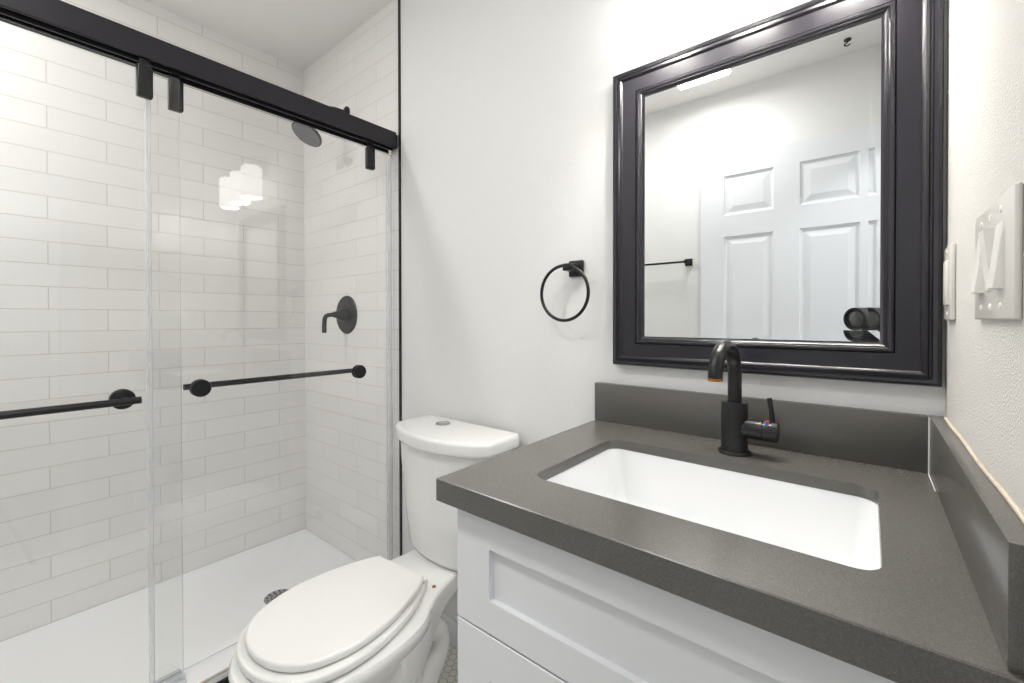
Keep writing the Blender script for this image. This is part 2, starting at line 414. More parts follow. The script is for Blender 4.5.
# ------------------------------------------------------------------ ceiling lamps (shower and hallway ones added as fill)
cl = thing('added_shower_light', 'added round downlight out of view that brightens the shower', 'light', (-1.72, -1.35, ZC))  # invented fitting that carries the shower fill
bm = bmesh.new(); rs = []
for r_, z_ in ((0.092, ZC - 0.0002), (0.092, ZC - 0.004), (0.074, ZC - 0.010), (0.072, ZC - 0.0002)):
    rs.append([Vector((-1.72 + r_ * math.cos(2 * PI * j / 40), -1.35 + r_ * math.sin(2 * PI * j / 40), z_)) for j in range(40)])
loft(bm, rs, cap=False, closed=True); obj('trim_ring', bm, DOORP, cl)
bm = bmesh.new(); lathe(bm, (-1.72, -1.35, ZC - 0.0004), (0, 0, -1), [(0.071, 0), (0.071, 0.004), (0.06, 0.006)], 40); obj('diffuser', bm, DIFF, cl)
cl = thing('ceiling_light', 'flush square ceiling light over the bathroom floor', 'light', (-0.665, -1.248, ZC))
bm = bmesh.new(); box(bm, (-0.795, -1.370, ZC - 0.025), (-0.535, -1.126, ZC - 0.0003), 0.006); obj('housing', bm, DOORP, cl)
bm = bmesh.new(); box(bm, (-0.790, -1.366, ZC - 0.045), (-0.540, -1.130, ZC - 0.025), 0.006); obj('diffuser', bm, DIFF, cl)
cl = thing('ceiling_light', 'added round fill light on the unseen hallway ceiling outside the door', 'light', (0.75, -1.15, ZC))  # invented fitting that carries the hallway fill
bm = bmesh.new(); lathe(bm, (0.75, -1.15, ZC), (0, 0, -1), [(0.19, 0), (0.19, 0.03), (0.175, 0.035)]); obj('housing', bm, DOORP, cl)
bm = bmesh.new(); lathe(bm, (0.75, -1.15, ZC - 0.035), (0, 0, -1), [(0.172, 0), (0.165, 0.009), (0.12, 0.013)]); obj('diffuser', bm, DIFF, cl)

# ------------------------------------------------------------------ shower pan
pan = thing('shower_pan', 'white low acrylic shower pan behind the sliding glass doors', 'shower pan', (-1.82, -0.8, 0))
px0, px1, py0, py1 = XL + 0.001, -1.412, YF + 0.001, -0.001
def pr(x0, x1, y0, y1, z, r=0.03): return [Vector((p[0], p[1], z)) for p in rrect(x0, x1, y0, y1, r)]
bm = bmesh.new()
loft(bm, [pr(px0, px1, py0, py1, 0.001, 0.002), pr(px0, px1, py0, py1, 0.07, 0.002), pr(px0, px1, py0, py1, 0.071, 0.002), pr(px0 + 0.006, -1.53, py0 + 0.006, py1 - 0.006, 0.071, 0.01),
          pr(px0 + 0.03, -1.54, py0 + 0.03, py1 - 0.03, 0.060, 0.03), pr(px0 + 0.075, -1.565, py0 + 0.07, py1 - 0.07, 0.038, 0.05), pr(px0 + 0.2, -1.65, py0 + 0.3, py1 - 0.2, 0.031, 0.06)])
obj('basin', bm, ACRYL, pan, smooth=50)
bm = bmesh.new(); box(bm, (-1.535, py0, 0.06), (-1.412, py1, 0.157), 0.008, 3); obj('curb', bm, ACRYL, pan)
bm = bmesh.new(); box(bm, (-1.414, py0, 0.150), (-1.4085, py1, 0.1565), 0.001); obj('caulk_line', bm, CAULK, pan)
dc = (-1.838, -0.305)
dr = None
bm = bmesh.new(); lathe(bm, (dc[0], dc[1], 0.0315), (0, 0, 1), [(0.050, 0), (0.050, 0.002), (0.045, 0.004), (0.0, 0.0042)], 40); dr = obj('drain_cover', bm, CHROME, pan, label='round chrome drain cover')
bm = bmesh.new()
for ring, k in ((0.038, 12), (0.024, 8), (0.010, 4)):
    for q in range(k):
        a = 2 * PI * q / k; cyl(bm, (dc[0] + ring * math.cos(a), dc[1] + ring * math.sin(a), 0.0352), (dc[0] + ring * math.cos(a), dc[1] + ring * math.sin(a), 0.0362), 0.0042, seg=10)
obj('drain_holes', bm, DARKHOLE, dr)
struct('trim_3', B(((-1.408, YF, 0.0), (-1.398, -0.014, 0.135), 0.001)), BLACK)

# ------------------------------------------------------------------ sliding doors and rail
RY0, RY1 = YF + 0.005, -0.013
rl = thing('door_rail', 'long matte black header rail that carries the two sliding glass shower doors', 'rail', (-1.47, -0.8, 1.85))
bm = bmesh.new()
# extruded channel: tall front face, recessed track under it
prof = [(-1.445, 1.829), (-1.445, 1.887), (-1.447, 1.889), (-1.500, 1.889), (-1.502, 1.887), (-1.502, 1.818), (-1.496, 1.818), (-1.496, 1.834), (-1.475, 1.834), (-1.475, 1.822), (-1.469, 1.822), (-1.469, 1.834), (-1.452, 1.834), (-1.452, 1.827), (-1.447, 1.827)]
loft(bm, [[Vector((p[0], y, p[1])) for p in prof] for y in (RY0, RY1)])
obj('rail', bm, RAILB, rl, smooth=20)
bm = bmesh.new(); box(bm, (-1.495, -0.013, 1.832), (-1.452, -0.0008, 1.884), 0.001); obj('end_bracket', bm, BLACK, rl)
bm = bmesh.new(); box(bm, (-1.497, YF + 0.0008, 1.812), (-1.443, YF + 0.0045, 1.893), 0.001); obj('end_bracket', bm, BLACK, rl)

GT = 0.008
def glass_panel(root, x, y0, y1, z0, z1):
    bm = bmesh.new(); box(bm, (x - GT / 2, y0, z0), (x + GT / 2, y1, z1))
    for f in bm.faces:
        n = f.normal if f.normal.length else (f.calc_center_median() - Vector((x, (y0 + y1) / 2, (z0 + z1) / 2)))
        bm.normal_update()
    for f in bm.faces: f.material_index = 0 if abs(f.normal.x) > 0.9 else 1
    obj('glass_pane', bm, [GLASS, EDGE], root, smooth=0)
def hanger(root, x, y, outer):
    bm = bmesh.new()
    box(bm, (x - 0.011, y - 0.0165, 1.7275), (x + 0.011, y + 0.0165, 1.810), 0.004, 3)
    box(bm, (x - 0.004, y - 0.010, 1.808), (x + 0.004, y + 0.010, 1.832), 0.002)
    h = obj('hanger', bm, BLACK, root)
    bm = bmesh.new(); lathe(bm, (x - 0.003, y, 1.822), (1, 0, 0), [(0.009, 0), (0.009, 0.006)], 16); obj('roller', bm, BLACK, h)
def handle(root, x, side, y0, y1, z):
    """bar on one side (side=+1 room side), caps through the glass"""
    xb = x + side * 0.052
    bm = bmesh.new(); tube(bm, [(xb, y0 - 0.027, z), (xb, y1 + 0.027, z)], 0.0088, 18); hb = obj('handle_bar', bm, BLACK, root)
    for y in (y0, y1):
        bm = bmesh.new()
        g = GT / 2
        lathe(bm, (x + side * g, y, z), (side, 0, 0), [(0.025, 0), (0.025, 0.004), (0.022, 0.007), (0.009, 0.008), (0.0085, 0.048)], 28)
        lathe(bm, (x - side * g, y, z), (-side, 0, 0), [(0.025, 0), (0.025, 0.006), (0.0235, 0.009), (0, 0.0092)], 28)
        obj('mount', bm, BLACK, hb)
XO, XI = -1.457, -1.4845
od = thing('sliding_shower_door', 'clear glass sliding shower door in front at left, its black bar on the room side', 'shower door', (XO, -1.14, 0.165), 'sliding glass shower doors')
glass_panel(od, XO, -1.57, -0.7095, 0.166, 1.804)
hanger(od, XO, -0.783, 1); hanger(od, XO, -1.49, 1)
handle(od, XO, 1, -1.45, -0.831, 0.950)
idr = thing('sliding_shower_door', 'clear glass sliding shower door at right behind the other, its black bar on the shower side', 'shower door', (XI, -0.4, 0.165), 'sliding glass shower doors')
glass_panel(idr, XI, -0.7665, -0.010, 0.166, 1.807)
hanger(idr, XI, -0.711, 0); hanger(idr, XI, -0.104, 0)
handle(idr, XI, -1, -0.658, -0.156, 0.954)
for nm, xx, ya, yb in (('edge_seal', XI, -0.777, -0.766), ('edge_seal', XI, -0.031, -0.0095)):
    bm = bmesh.new(); box(bm, (xx - 0.0065, ya, 0.17), (xx + 0.0065, yb, 1.79), 0.002); obj(nm, bm, SEAL, idr, label='clear plastic edge seal strip')
bm = bmesh.new(); box(bm, (-1.505, -0.80, 0.1572), (-1.438, -0.705, 0.164), 0.002); box(bm, (-1.452, -0.80, 0.164), (-1.447, -0.705, 0.178), 0.001)
tag(obj('door_guide', bm, SEAL), 'small clear plastic guide on the shower curb under both glass doors', 'guide')
# wall channel behind the sliding door at the tile wall

# ------------------------------------------------------------------ shower valve and head
sv = thing('shower_valve', 'matte black shower valve with round plate and bent lever on the tiled wall', 'shower valve', (-1.838, 0, 1.172))
bm = bmesh.new(); lathe(bm, (-1.838, 0, 1.172), (0, -1, 0), [(0.087, 0), (0.087, 0.003), (0.083, 0.007), (0.03, 0.009), (0.029, 0.009)], 48); obj('escutcheon', bm, BLACK, sv)
bm = bmesh.new(); lathe(bm, (-1.838, -0.008, 1.172), (0, -1, 0), [(0.034, 0), (0.031, 0.012), (0.022, 0.03), (0.014, 0.048), (0.0115, 0.06)], 28)
tube(bm, spline([(-1.838, -0.055, 1.172), (-1.838, -0.078, 1.171), (-1.839, -0.097, 1.166), (-1.840, -0.104, 1.150), (-1.840, -0.106, 1.122), (-1.840, -0.106, 1.092)], 6), 0.0095, 16)
obj('lever', bm, BLACK, sv)
sh = thing('overhead_shower', 'matte black round shower head on a bent arm behind the header rail', 'shower head', (-1.836, 0, 2.085))
bm = bmesh.new(); lathe(bm, (-1.836, 0, 2.085), (0, -1, 0), [(0.03, 0), (0.03, 0.004), (0.014, 0.01)], 28); obj('flange', bm, BLACK, sh)
bm = bmesh.new(); tube(bm, spline([(-1.836, -0.005, 2.085), (-1.836, -0.07, 2.080), (-1.836, -0.13, 2.045), (-1.837, -0.160, 1.970)], 6), 0.010, 16); obj('arm', bm, BLACK, sh)
hn = Vector((0.03, -0.52, -0.85)).normalized(); hb = Vector((-1.838, -0.166, 1.955))
bm = bmesh.new(); lathe(bm, hb - hn * 0.006, hn, [(0.012, 0), (0.018, 0.012), (0.03, 0.018), (0.061, 0.024), (0.064, 0.03), (0.064, 0.034), (0.061, 0.036)], 40); hd = obj('head', bm, BLACK, sh)
NOZ = mat('grey_nozzle_face', srgb(112, 112, 114), 0.5, noise=0.35, nscale=330)
bm = bmesh.new(); lathe(bm, hb + hn * 0.0295, hn, [(0.060, 0), (0.059, 0.0015), (0, 0.0016)], 40); obj('nozzle_face', bm, NOZ, hd, label='grey nozzle face')

# ------------------------------------------------------------------ toilet
TX = -1.03
tl = thing('toilet', 'white two-piece toilet with closed lid between shower and vanity', 'toilet', (TX, -0.35, 0))
def dshape(cx, hw, yb, yfront, k, r=0.02, n=22):
    """D outline: flat back at yb, bowed front; counter-clockwise"""
    pts = []
    for i in range(n + 1):
        t = -1 + 2 * i / n; x = t * hw
        pts.append((cx + x, yfront + k * x * x + 0.010 * abs(t) ** 14))
    yc = pts[-1][1]
    out = pts + [(cx + hw + 0.002, yc + 0.02), (cx + hw, yb - r)]
    for s in range(1, 5):
        a = PI / 2 * s / 4; out.append((cx + hw - r + r * math.cos(a), yb - r + r * math.sin(a)))
    for s in range(0, 5):
        a = PI / 2 + PI / 2 * s / 4; out.append((cx - hw + r + r * math.cos(a), yb - r + r * math.sin(a)))
    out += [(cx - hw - 0.002, yc + 0.02)]
    return out
bm = bmesh.new()
rings = []
for z, hw, yfr, k in ((0.4035, 0.163, -0.178, 1.5), (0.408, 0.172, -0.186, 1.5), (0.42, 0.178, -0.191, 1.5), (0.55, 0.187, -0.204, 1.45), (0.70, 0.194, -0.216, 1.4), (0.7605, 0.195, -0.218, 1.4)):
    rings.append([Vector((p[0], p[1], z)) for p in dshape(TX, hw, -0.022, yfr, k)])
loft(bm, rings); obj('tank', bm, PORC, tl, smooth=45)
bm = bmesh.new(); slab(bm, dshape(TX + 0.005, 0.213, -0.016, -0.240, 1.4, 0.022), 0.761, 0.8045, 0.012, seg=5); ld = obj('tank_lid', bm, PORC, tl, smooth=50)
bm = bmesh.new(); lathe(bm, (-1.088, -0.090, 0.8047), (0, 0, 1), [(0.024, 0), (0.024, 0.003), (0.021, 0.005), (0.0205, 0.0035), (0, 0.004)], 32); obj('flush_button', bm, CHROME, tl, label='round chrome flush button')

ROT = math.radians(4.5); PVX, PVY = TX - 0.003, -0.296
def tw(u, v, z):
    """toilet-local: u to the right, v distance out from the hinge line"""
    return Vector((PVX + u * math.cos(ROT) + v * math.sin(ROT), PVY - v * math.cos(ROT) + u * math.sin(ROT), z))
LROT = math.radians(5.0)
def tl_(u, v):
    return (PVX + u * math.cos(LROT) + v * math.sin(LROT), PVY - v * math.cos(LROT) + u * math.sin(LROT))
def egg(vb, vm, vf, wd, z, nb=2.6, n=56, nf=2.0):
    out = []
    for i in range(n):
        a = 2 * PI * i / n; c, s = math.cos(a), math.sin(a)
        e = nf if s >= 0 else nb
        u = wd * math.copysign(abs(c) ** (2 / e), c)
        v = vm + (vf - vm if s >= 0 else vm - vb) * math.copysign(abs(s) ** (2 / e), s)
        out.append(tw(u, v, z))
    return out
bm = bmesh.new()
loft(bm, [egg(-0.09, 0.08, 0.30, 0.112, 0.0), egg(-0.09, 0.08, 0.30, 0.112, 0.012), egg(-0.08, 0.08, 0.288, 0.100, 0.03), egg(-0.04, 0.09, 0.275, 0.090, 0.10), egg(-0.05, 0.11, 0.285, 0.095, 0.16),
          egg(-0.07, 0.13, 0.32, 0.112, 0.22), egg(-0.05, 0.16, 0.365, 0.143, 0.28), egg(-0.03, 0.18, 0.400, 0.170, 0.33), egg(-0.02, 0.19, 0.431, 0.192, 0.37), egg(-0.02, 0.19, 0.438, 0.196, 0.39), egg(-0.015, 0.19, 0.433, 0.191, 0.3995)])
# deck that carries the tank, swelling into the bowl
def drect(v, hw, z0, z1, r=0.012):
    return [tw(p[0], v, p[1]) for p in rrect(-hw, hw, z0, z1, r, 5)]
ds = [(-0.185, 0.098, 0.350, 0.401), (-0.15, 0.104, 0.347, 0.401), (-0.09, 0.110, 0.338, 0.401), (-0.04, 0.121, 0.324, 0.401), (0.0, 0.136, 0.304, 0.401), (0.05, 0.160, 0.28, 0.401), (0.10, 0.178, 0.265, 0.401), (0.16, 0.184, 0.26, 0.400)]
dd = []
sp = spline([(a, b, c) for a, b, c, _ in ds], 4)
loft(bm, [drect(p.x, p.y, p.z, 0.4025 - max(0, p.x) * 0.035) for p in sp])
# exposed trapway bulging on both sides under the deck
for s in (1, -1):
    tube(bm, spline([tw(s * 0.045, 0.15, 0.13), tw(s * 0.056, 0.10, 0.18), tw(s * 0.060, 0.04, 0.235), tw(s * 0.060, -0.02, 0.262), tw(s * 0.058, -0.075, 0.240), tw(s * 0.058, -0.085, 0.185), tw(s * 0.058, -0.045, 0.125), tw(s * 0.058, 0.0, 0.07), tw(s * 0.058, 0.02, 0.01)], 6), 0.035, 20)
tube(bm, [tw(0, -0.02, 0.24), tw(0, -0.10, 0.25), tw(0, -0.13, 0.33), tw(0, -0.13, 0.37)], 0.04, 20)
obj('bowl', bm, PORC, tl, smooth=60)
half = [(0.096, 0.0), (0.120, 0.04), (0.147, 0.10), (0.166, 0.18), (0.170, 0.245), (0.160, 0.305), (0.130, 0.366), (0.073, 0.405), (0.0, 0.418)]
def sym(hp, n=6, flat=True):
    r = spline([(u, v, 0) for u, v in hp] + [(-u, v, 0) for u, v in hp[-2::-1]], n)
    return [(p.x, p.y) for p in r]
def place(outl, z): return [tw(u, v, z) for u, v in outl]
so = sym(half)
bm = bmesh.new()
pts = [tl_(u, v) for u, v in so][::-1]
def ccw(p):
    a = sum(p[i - 1][0] * p[i][1] - p[i][0] * p[i - 1][1] for i in range(len(p))); return p if a > 0 else p[::-1]
slab(bm, ccw(pts), 0.4055, 0.425, 0.006, seg=4); obj('seat', bm, SEATM, tl, smooth=50)
half2 = [(0.091, 0.002), (0.111, 0.033), (0.135, 0.095), (0.153, 0.17), (0.157, 0.235), (0.147, 0.295), (0.119, 0.352), (0.067, 0.390), (0.0, 0.402)]
bm = bmesh.new(); slab(bm, ccw([tl_(u, v) for u, v in sym(half2)]), 0.428, 0.448, 0.007, seg=5); sl = obj('seat_lid', bm, SEATM, tl, smooth=50)
for s in (1, -1):
    bm = bmesh.new(); a = tw(s * 0.075, -0.008, 0.402)
    lathe(bm, a, (0, 0, 1), [(0.014, 0), (0.014, 0.012), (0.011, 0.018), (0, 0.019)], 20)
    b1, b2 = tw(s * 0.075 - 0.018, -0.006, 0.425), tw(s * 0.075 + 0.018, -0.006, 0.425); cyl(bm, b1, b2, 0.007, seg=14)
    obj('hinge', bm, SEATM, tl)
    bm = bmesh.new(); lathe(bm, tw(s * 0.099, -0.030, 0.4026), (0, 0, 1), [(0.0055, 0), (0.0055, 0.002), (0, 0.003)], 12); obj('bolt_hole', bm, COPPER, tl, label='small rusty bolt')
for s in (1, -1):
    bm = bmesh.new(); lathe(bm, tw(s * 0.100, 0.06, 0.012), (0, 0, 1), [(0.016, 0), (0.016, 0.008), (0.011, 0.018), (0, 0.021)], 20); obj('bolt_cap', bm, PORC, tl)
# water supply hose and stop valve at the wall
sp_ = thing('supply_hose', 'thin braided water supply hose behind the toilet beside the vanity', 'water hose', (-0.86, -0.03, 0.17))
bm = bmesh.new(); tube(bm, spline([(-0.865, -0.05, 0.20), (-0.862, -0.055, 0.27), (-0.872, -0.08, 0.33), (-0.905, -0.10, 0.398)], 6), 0.005, 10); obj('hose', bm, HOSE, sp_)
bm = bmesh.new(); cyl(bm, (-0.865, -0.0005, 0.18), (-0.865, -0.055, 0.18), 0.008, seg=16); lathe(bm, (-0.865, -0.0005, 0.18), (0, -1, 0), [(0.024, 0), (0.022, 0.004), (0.009, 0.006)], 20); cyl(bm, (-0.865, -0.05, 0.17), (-0.865, -0.05, 0.205), 0.009, seg=16); lathe(bm, (-0.865, -0.055, 0.18), (0, -1, 0), [(0.007, 0), (0.013, 0.006), (0.013, 0.016), (0.006, 0.018)], 12)
obj('stop_valve', bm, CHROME, sp_)

# ------------------------------------------------------------------ vanity
vc = thing('vanity_cabinet', 'white shaker vanity cabinet under the grey quartz countertop', 'cabinet', (-0.22, -0.28, 0))
cx0, cx1, cyf, cz = -0.536, 0.100, -0.530, 0.844
bm = bmesh.new()
box(bm, (cx0, cyf, 0.10), (cx0 + 0.018, -0.002, cz), 0.0008); box(bm, (cx1 - 0.018, cyf, 0.10), (cx1, -0.002, cz), 0.0008)
box(bm, (cx0 + 0.018, cyf, 0.10), (cx1 - 0.018, -0.002, 0.118)); box(bm, (cx0 + 0.018, -0.012, 0.118), (cx1 - 0.018, -0.002, cz))
box(bm, (cx0 + 0.018, cyf, 0.815), (cx1 - 0.018, cyf + 0.02, cz)); box(bm, (cx0 + 0.018, cyf, 0.635), (cx1 - 0.018, cyf + 0.02, 0.665)); box(bm, (cx0 + 0.018, cyf, 0.385), (cx1 - 0.018, cyf + 0.02, 0.41))
box(bm, (cx0 + 0.02, -0.46, 0.0), (cx1 - 0.002, -0.44, 0.10)); box(bm, (cx0 + 0.002, -0.46, 0.0), (cx0 + 0.02, -0.01, 0.10))
obj('body', bm, CAB, vc, smooth=30)
def shaker(bm, x0, x1, z0, z1, yf, rail, stile, t=0.019, dep=0.0095):
    rs = []
    for y, i, j in ((yf + t, 0, 0), (yf + 0.0012, 0, 0), (yf, 0.0012, 0.0012), (yf, stile, rail), (yf + dep, stile + 0.0006, rail + 0.0006)):
        rs.append([Vector((x0 + i, y, z0 + j)), Vector((x1 - i, y, z0 + j)), Vector((x1 - i, y, z1 - j)), Vector((x0 + i, y, z1 - j))])
    loft(bm, rs)
for z0, z1, rl_ in ((0.6515, 0.8385, 0.0525), (0.3995, 0.6485, 0.072), (0.112, 0.3965, 0.072)):
    bm = bmesh.new(); shaker(bm, cx0, cx1 - 0.004, z0, z1, -0.549, rl_, 0.073); obj('drawer_front', bm, CAB, vc, smooth=20)

# countertop with the sink cut-out
kx0, kx1, ky0, ky1, kz0, kz1 = -0.5635, 0.1022, -0.5705, -0.0005, 0.845, 0.8825
cut = rrect(-0.445, 0.0125, -0.462, -0.158, 0.026, 8)
def ring_plate(bm, outer, inner, z0, z1, b=0.0015):
    n = len(inner)
    # resample the outer rectangle to match the inner point directions
    cx = sum(p[0] for p in inner) / n; cy = sum(p[1] for p in inner) / n
    x0, x1, y0, y1 = outer; hx, hy = (x1 - x0) / 2, (y1 - y0) / 2; ox, oy = (x0 + x1) / 2, (y0 + y1) / 2
    seg = n // 4; outp = []
    ixs = [p[0] for p in inner]; iys = [p[1] for p in inner]
    ihx = (max(ixs) - min(ixs)) / 2; ihy = (max(iys) - min(iys)) / 2
    for p in inner:
        u = (p[0] - cx) / ihx; v = (p[1] - cy) / ihy; mxx = max(abs(u), abs(v)); outp.append((ox + hx * u / mxx, oy + hy * v / mxx))
    def ins(pts, d, s):
        return [(ox + (p[0] - ox) * (1 - s * d / hx), oy + (p[1] - oy) * (1 - s * d / hy)) for p in pts]
    # snap the sample nearest each corner to the corner
    for k in range(4):
        i = k * seg + seg // 2
        outp[i] = ((x1, y1), (x0, y1), (x0, y0), (x1, y0))[k]
    rs = [[(p[0], p[1], z0) for p in outp], [(p[0], p[1], z1 - b) for p in outp], [(p[0], p[1], z1) for p in ins(outp, b, 1)], [(p[0], p[1], z1) for p in inner], [(cx + (p[0] - cx) * 0.997, cy + (p[1] - cy) * 0.997, z1 - b) for p in inner], [(cx + (p[0] - cx) * 0.997, cy + (p[1] - cy) * 0.997, z1 - 0.02) for p in inner]]
    loft(bm, [[Vector(q) for q in r] for r in rs], cap=False, closed=True)
bm = bmesh.new(); ring_plate(bm, (kx0, kx1, ky0, ky1), cut, kz0, kz1)
tag(obj('countertop', bm, QUARTZ, smooth=25), 'grey speckled quartz countertop with a rectangular sink cut-out', 'countertop')
bm = bmesh.new(); box(bm, (-0.5645, -0.020, kz1 + 0.0003), (0.0805, -0.0006, 0.981), 0.001); tag(obj('backsplash', bm, QUARTZ, smooth=30), 'long low grey quartz backsplash below the mirror behind the faucet', 'backsplash')
bm = bmesh.new(); box(bm, (0.0822, -0.563, kz1 + 0.0003), (0.1020, -0.0006, 0.981), 0.001); ss = thing('side_splash', 'short grey quartz side splash standing against the right wall', 'backsplash', (0.092, -0.28, kz1))
obj('slab', bm, QUARTZ, ss, smooth=30)
bm = bmesh.new(); box(bm, (0.0905, -0.5665, kz1 + 0.003), (0.1018, -0.5631, 0.985), 0.001); obj('caulk_edge', bm, CAULK, ss, label='tan caulk edge')
bm = bmesh.new(); tube(bm, spline([(0.1005, -0.565, 0.982), (0.1012, -0.45, 0.9822), (0.1000, -0.33, 0.9818), (0.1012, -0.2, 0.982), (0.1003, -0.1, 0.9818), (0.1010, -0.02, 0.982)], 6), 0.0022, 8); obj('caulk_bead', bm, CAULK, ss, label='uneven tan caulk bead along the top')
bm = bmesh.new(); tube(bm, [(0.0812, -0.0212, kz1 + 0.001), (0.0812, -0.0212, 0.980)], 0.0012, 8); tube(bm, [(0.0806, -0.0212, kz1 + 0.001), (0.0806, -0.12, kz1 + 0.001)], 0.0008, 8); obj('corner_caulk', bm, SEATM, ss, label='white caulk line in the corner')
# sink
sk = thing('undermount_sink', 'white rectangular undermount sink set in the grey countertop', 'sink', (-0.2125, -0.303, 0.70))
def sr(i, z, r, dx=0.0): return [Vector((p[0], p[1], z)) for p in rrect(-0.445 + i, 0.0125 - i, -0.462 + i, -0.158 - i, r, 8)]
bm = bmesh.new()
outer = [sr(-0.012, 0.862, 0.035), sr(-0.010, 0.81, 0.035), sr(0.004, 0.71, 0.05), sr(0.05, 0.690, 0.05)]
inner = [sr(0.085, 0.706, 0.045), sr(0.045, 0.709, 0.055), sr(0.022, 0.716, 0.055), sr(0.010, 0.732, 0.048), sr(0.004, 0.77, 0.038), sr(0.0, 0.85, 0.031), sr(-0.001, 0.862, 0.030)]
loft(bm, outer[::-1] + [] , cap=False); loft(bm, inner, cap=False)
bm.verts.ensure_lookup_table()
loft(bm, [sr(-0.012, 0.862, 0.035), sr(-0.001, 0.862, 0.030)], cap=False)
loft(bm, [sr(0.085, 0.706, 0.045), sr(0.12, 0.7045, 0.02)], cap=True) if False else None
f = bm.faces.new([bm.verts.new(p) for p in sr(0.085, 0.706, 0.045)]); f = bm.faces.new([bm.verts.new(p) for p in sr(0.05, 0.690, 0.05)])
obj('basin', bm, SINKM, sk, smooth=60)
bm = bmesh.new(); lathe(bm, (-0.2125, -0.30, 0.7062), (0, 0, 1), [(0.022, 0), (0.022, 0.0015), (0.018, 0.002), (0.016, 0.0008), (0, 0.001)], 28); obj('drain', bm, CHROME, sk)

# ------------------------------------------------------------------ faucet
fx, fy = -0.207, -0.100
fc = thing('faucet', 'matte black single-handle gooseneck faucet behind the sink', 'faucet', (fx, fy, kz1))
bm = bmesh.new(); lathe(bm, (fx, fy, kz1 + 0.0002), (0, 0, 1), [(0.030, 0), (0.030, 0.003), (0.028, 0.006), (0.0243, 0.0068), (0.0243, 0.1005), (0.0235, 0.1025), (0.0, 0.1026)], 48)
# branch for the handle
cyl(bm, (fx, fy, 0.9345), (fx + 0.050, fy, 0.9345), 0.0192, seg=36); obj('body', bm, BLACK, fc, smooth=40)
R_ = 0.054; sdx = -0.009
pts = [(fx, fy, 0.98), (fx, fy, 1.0), (fx, fy, 1.02)]
for i in range(0, 21):
    a = PI * i / 20; t = (1 - math.cos(a)) / 2
    pts.append((fx + sdx * t, fy - 2 * R_ * t, 1.041 + (R_) * math.sin(a) * 1.06))
bm = bmesh.new(); tube(bm, pts, 0.0128, 28); spt = obj('spout', bm, BLACK, fc, smooth=50)
tx, ty = fx + sdx, fy - 2 * R_
bm = bmesh.new(); lathe(bm, (tx, ty, 1.0425), (0, 0, -1), [(0.0131, 0), (0.0131, 0.0045), (0.0115, 0.0055), (0.0, 0.0055)], 28); obj('spout_tip', bm, COPPER, spt, label='worn copper coloured spout tip')
bm = bmesh.new(); lathe(bm, (fx + 0.0505, fy, 0.9345), (1, 0, 0), [(0.0175, 0), (0.0175, 0.0012), (0.0196, 0.0014), (0.0196, 0.0235), (0.0185, 0.025), (0, 0.0252)], 36); kn = obj('handle', bm, BLACK, fc, smooth=40)
bm = bmesh.new(); tube(bm, [(fx + 0.0665, fy, 0.950), (fx + 0.0640, fy + 0.001, 0.972), (fx + 0.0605, fy + 0.002, 0.996), (fx + 0.060, fy + 0.002, 0.9985)], [0.0046, 0.0046, 0.0048, 0.0038], 16); obj('lever', bm, BLACK, kn)
bm = bmesh.new(); box(bm, (fx + 0.0545, fy - 0.006, 0.9522), (fx + 0.0610, fy + 0.004, 0.9545), 0.0004); obj('hot_mark', bm, REDM, kn, label='small red mark')
bm = bmesh.new(); box(bm, (fx + 0.0545, fy - 0.0135, 0.9475), (fx + 0.0610, fy - 0.0062, 0.9515), 0.0004); obj('cold_mark', bm, BLUEM, kn, label='small blue mark')

# ------------------------------------------------------------------ mirror
FX0, FX1, FZ0, FZ1 = -0.5115, 0.0968, 1.0335, 1.7735
mr_ = thing('framed_mirror', 'large rectangular mirror in a moulded black frame above the vanity', 'mirror', (-0.203, 0, 1.40))
profile = [(0.0, 0.001), (0.0, 0.020), (0.002, 0.0245), (0.006, 0.0265), (0.0110, 0.0245), (0.0125, 0.0222), (0.0150, 0.0222), (0.0170, 0.0255), (0.0210, 0.0268), (0.0240, 0.0250), (0.0260, 0.0222), (0.0560, 0.0185), (0.0565, 0.0168), (0.0585, 0.0205), (0.0615, 0.0222), (0.0645, 0.0212), (0.0665, 0.0182), (0.0685, 0.0182), (0.0705, 0.0160), (0.0730, 0.0145), (0.0758, 0.0135), (0.0758, 0.001)]
bm = bmesh.new()
rs = []
for u, h in profile:
    rs.append([Vector((FX0 + u * 1.07, -h, FZ0 + u * 0.975)), Vector((FX1 - u * 1.07, -h, FZ0 + u * 0.975)), Vector((FX1 - u * 1.07, -h, FZ1 - u * 0.975)), Vector((FX0 + u * 1.07, -h, FZ1 - u * 0.975))])
loft(bm, rs, cap=False, closed=True)
obj('frame', bm, FRAMEM, mr_, smooth=30)
# bevelled glass: flat centre, slightly tilted border
gx0, gx1, gz0, gz1 = -0.4345, 0.0225, 1.1045, 1.7015
BW = 0.024; TILT = math.tan(math.radians(1.15)); yc = -0.0118
bm = bmesh.new()
def q4(i, y): return [bm.verts.new(p) for p in ((gx0 + i, y, gz0 + i), (gx1 - i, y, gz0 + i), (gx1 - i, y, gz1 - i), (gx0 + i, y, gz1 - i))]
a = q4(0, yc - BW * TILT); b = q4(BW, yc)
for v in a[2:]: v.co.y = yc   # top edge lies flat
for k in range(4): bm.faces.new((a[k], a[(k + 1) % 4], b[(k + 1) % 4], b[k]))
bm.faces.new(b)
c = q4(0, -0.003)
for k in range(4): bm.faces.new((a[k], c[k], c[(k + 1) % 4], a[(k + 1) % 4]))
bm.faces.new(c[::-1])
obj('mirror_glass', bm, MIRROR, mr_, smooth=0)

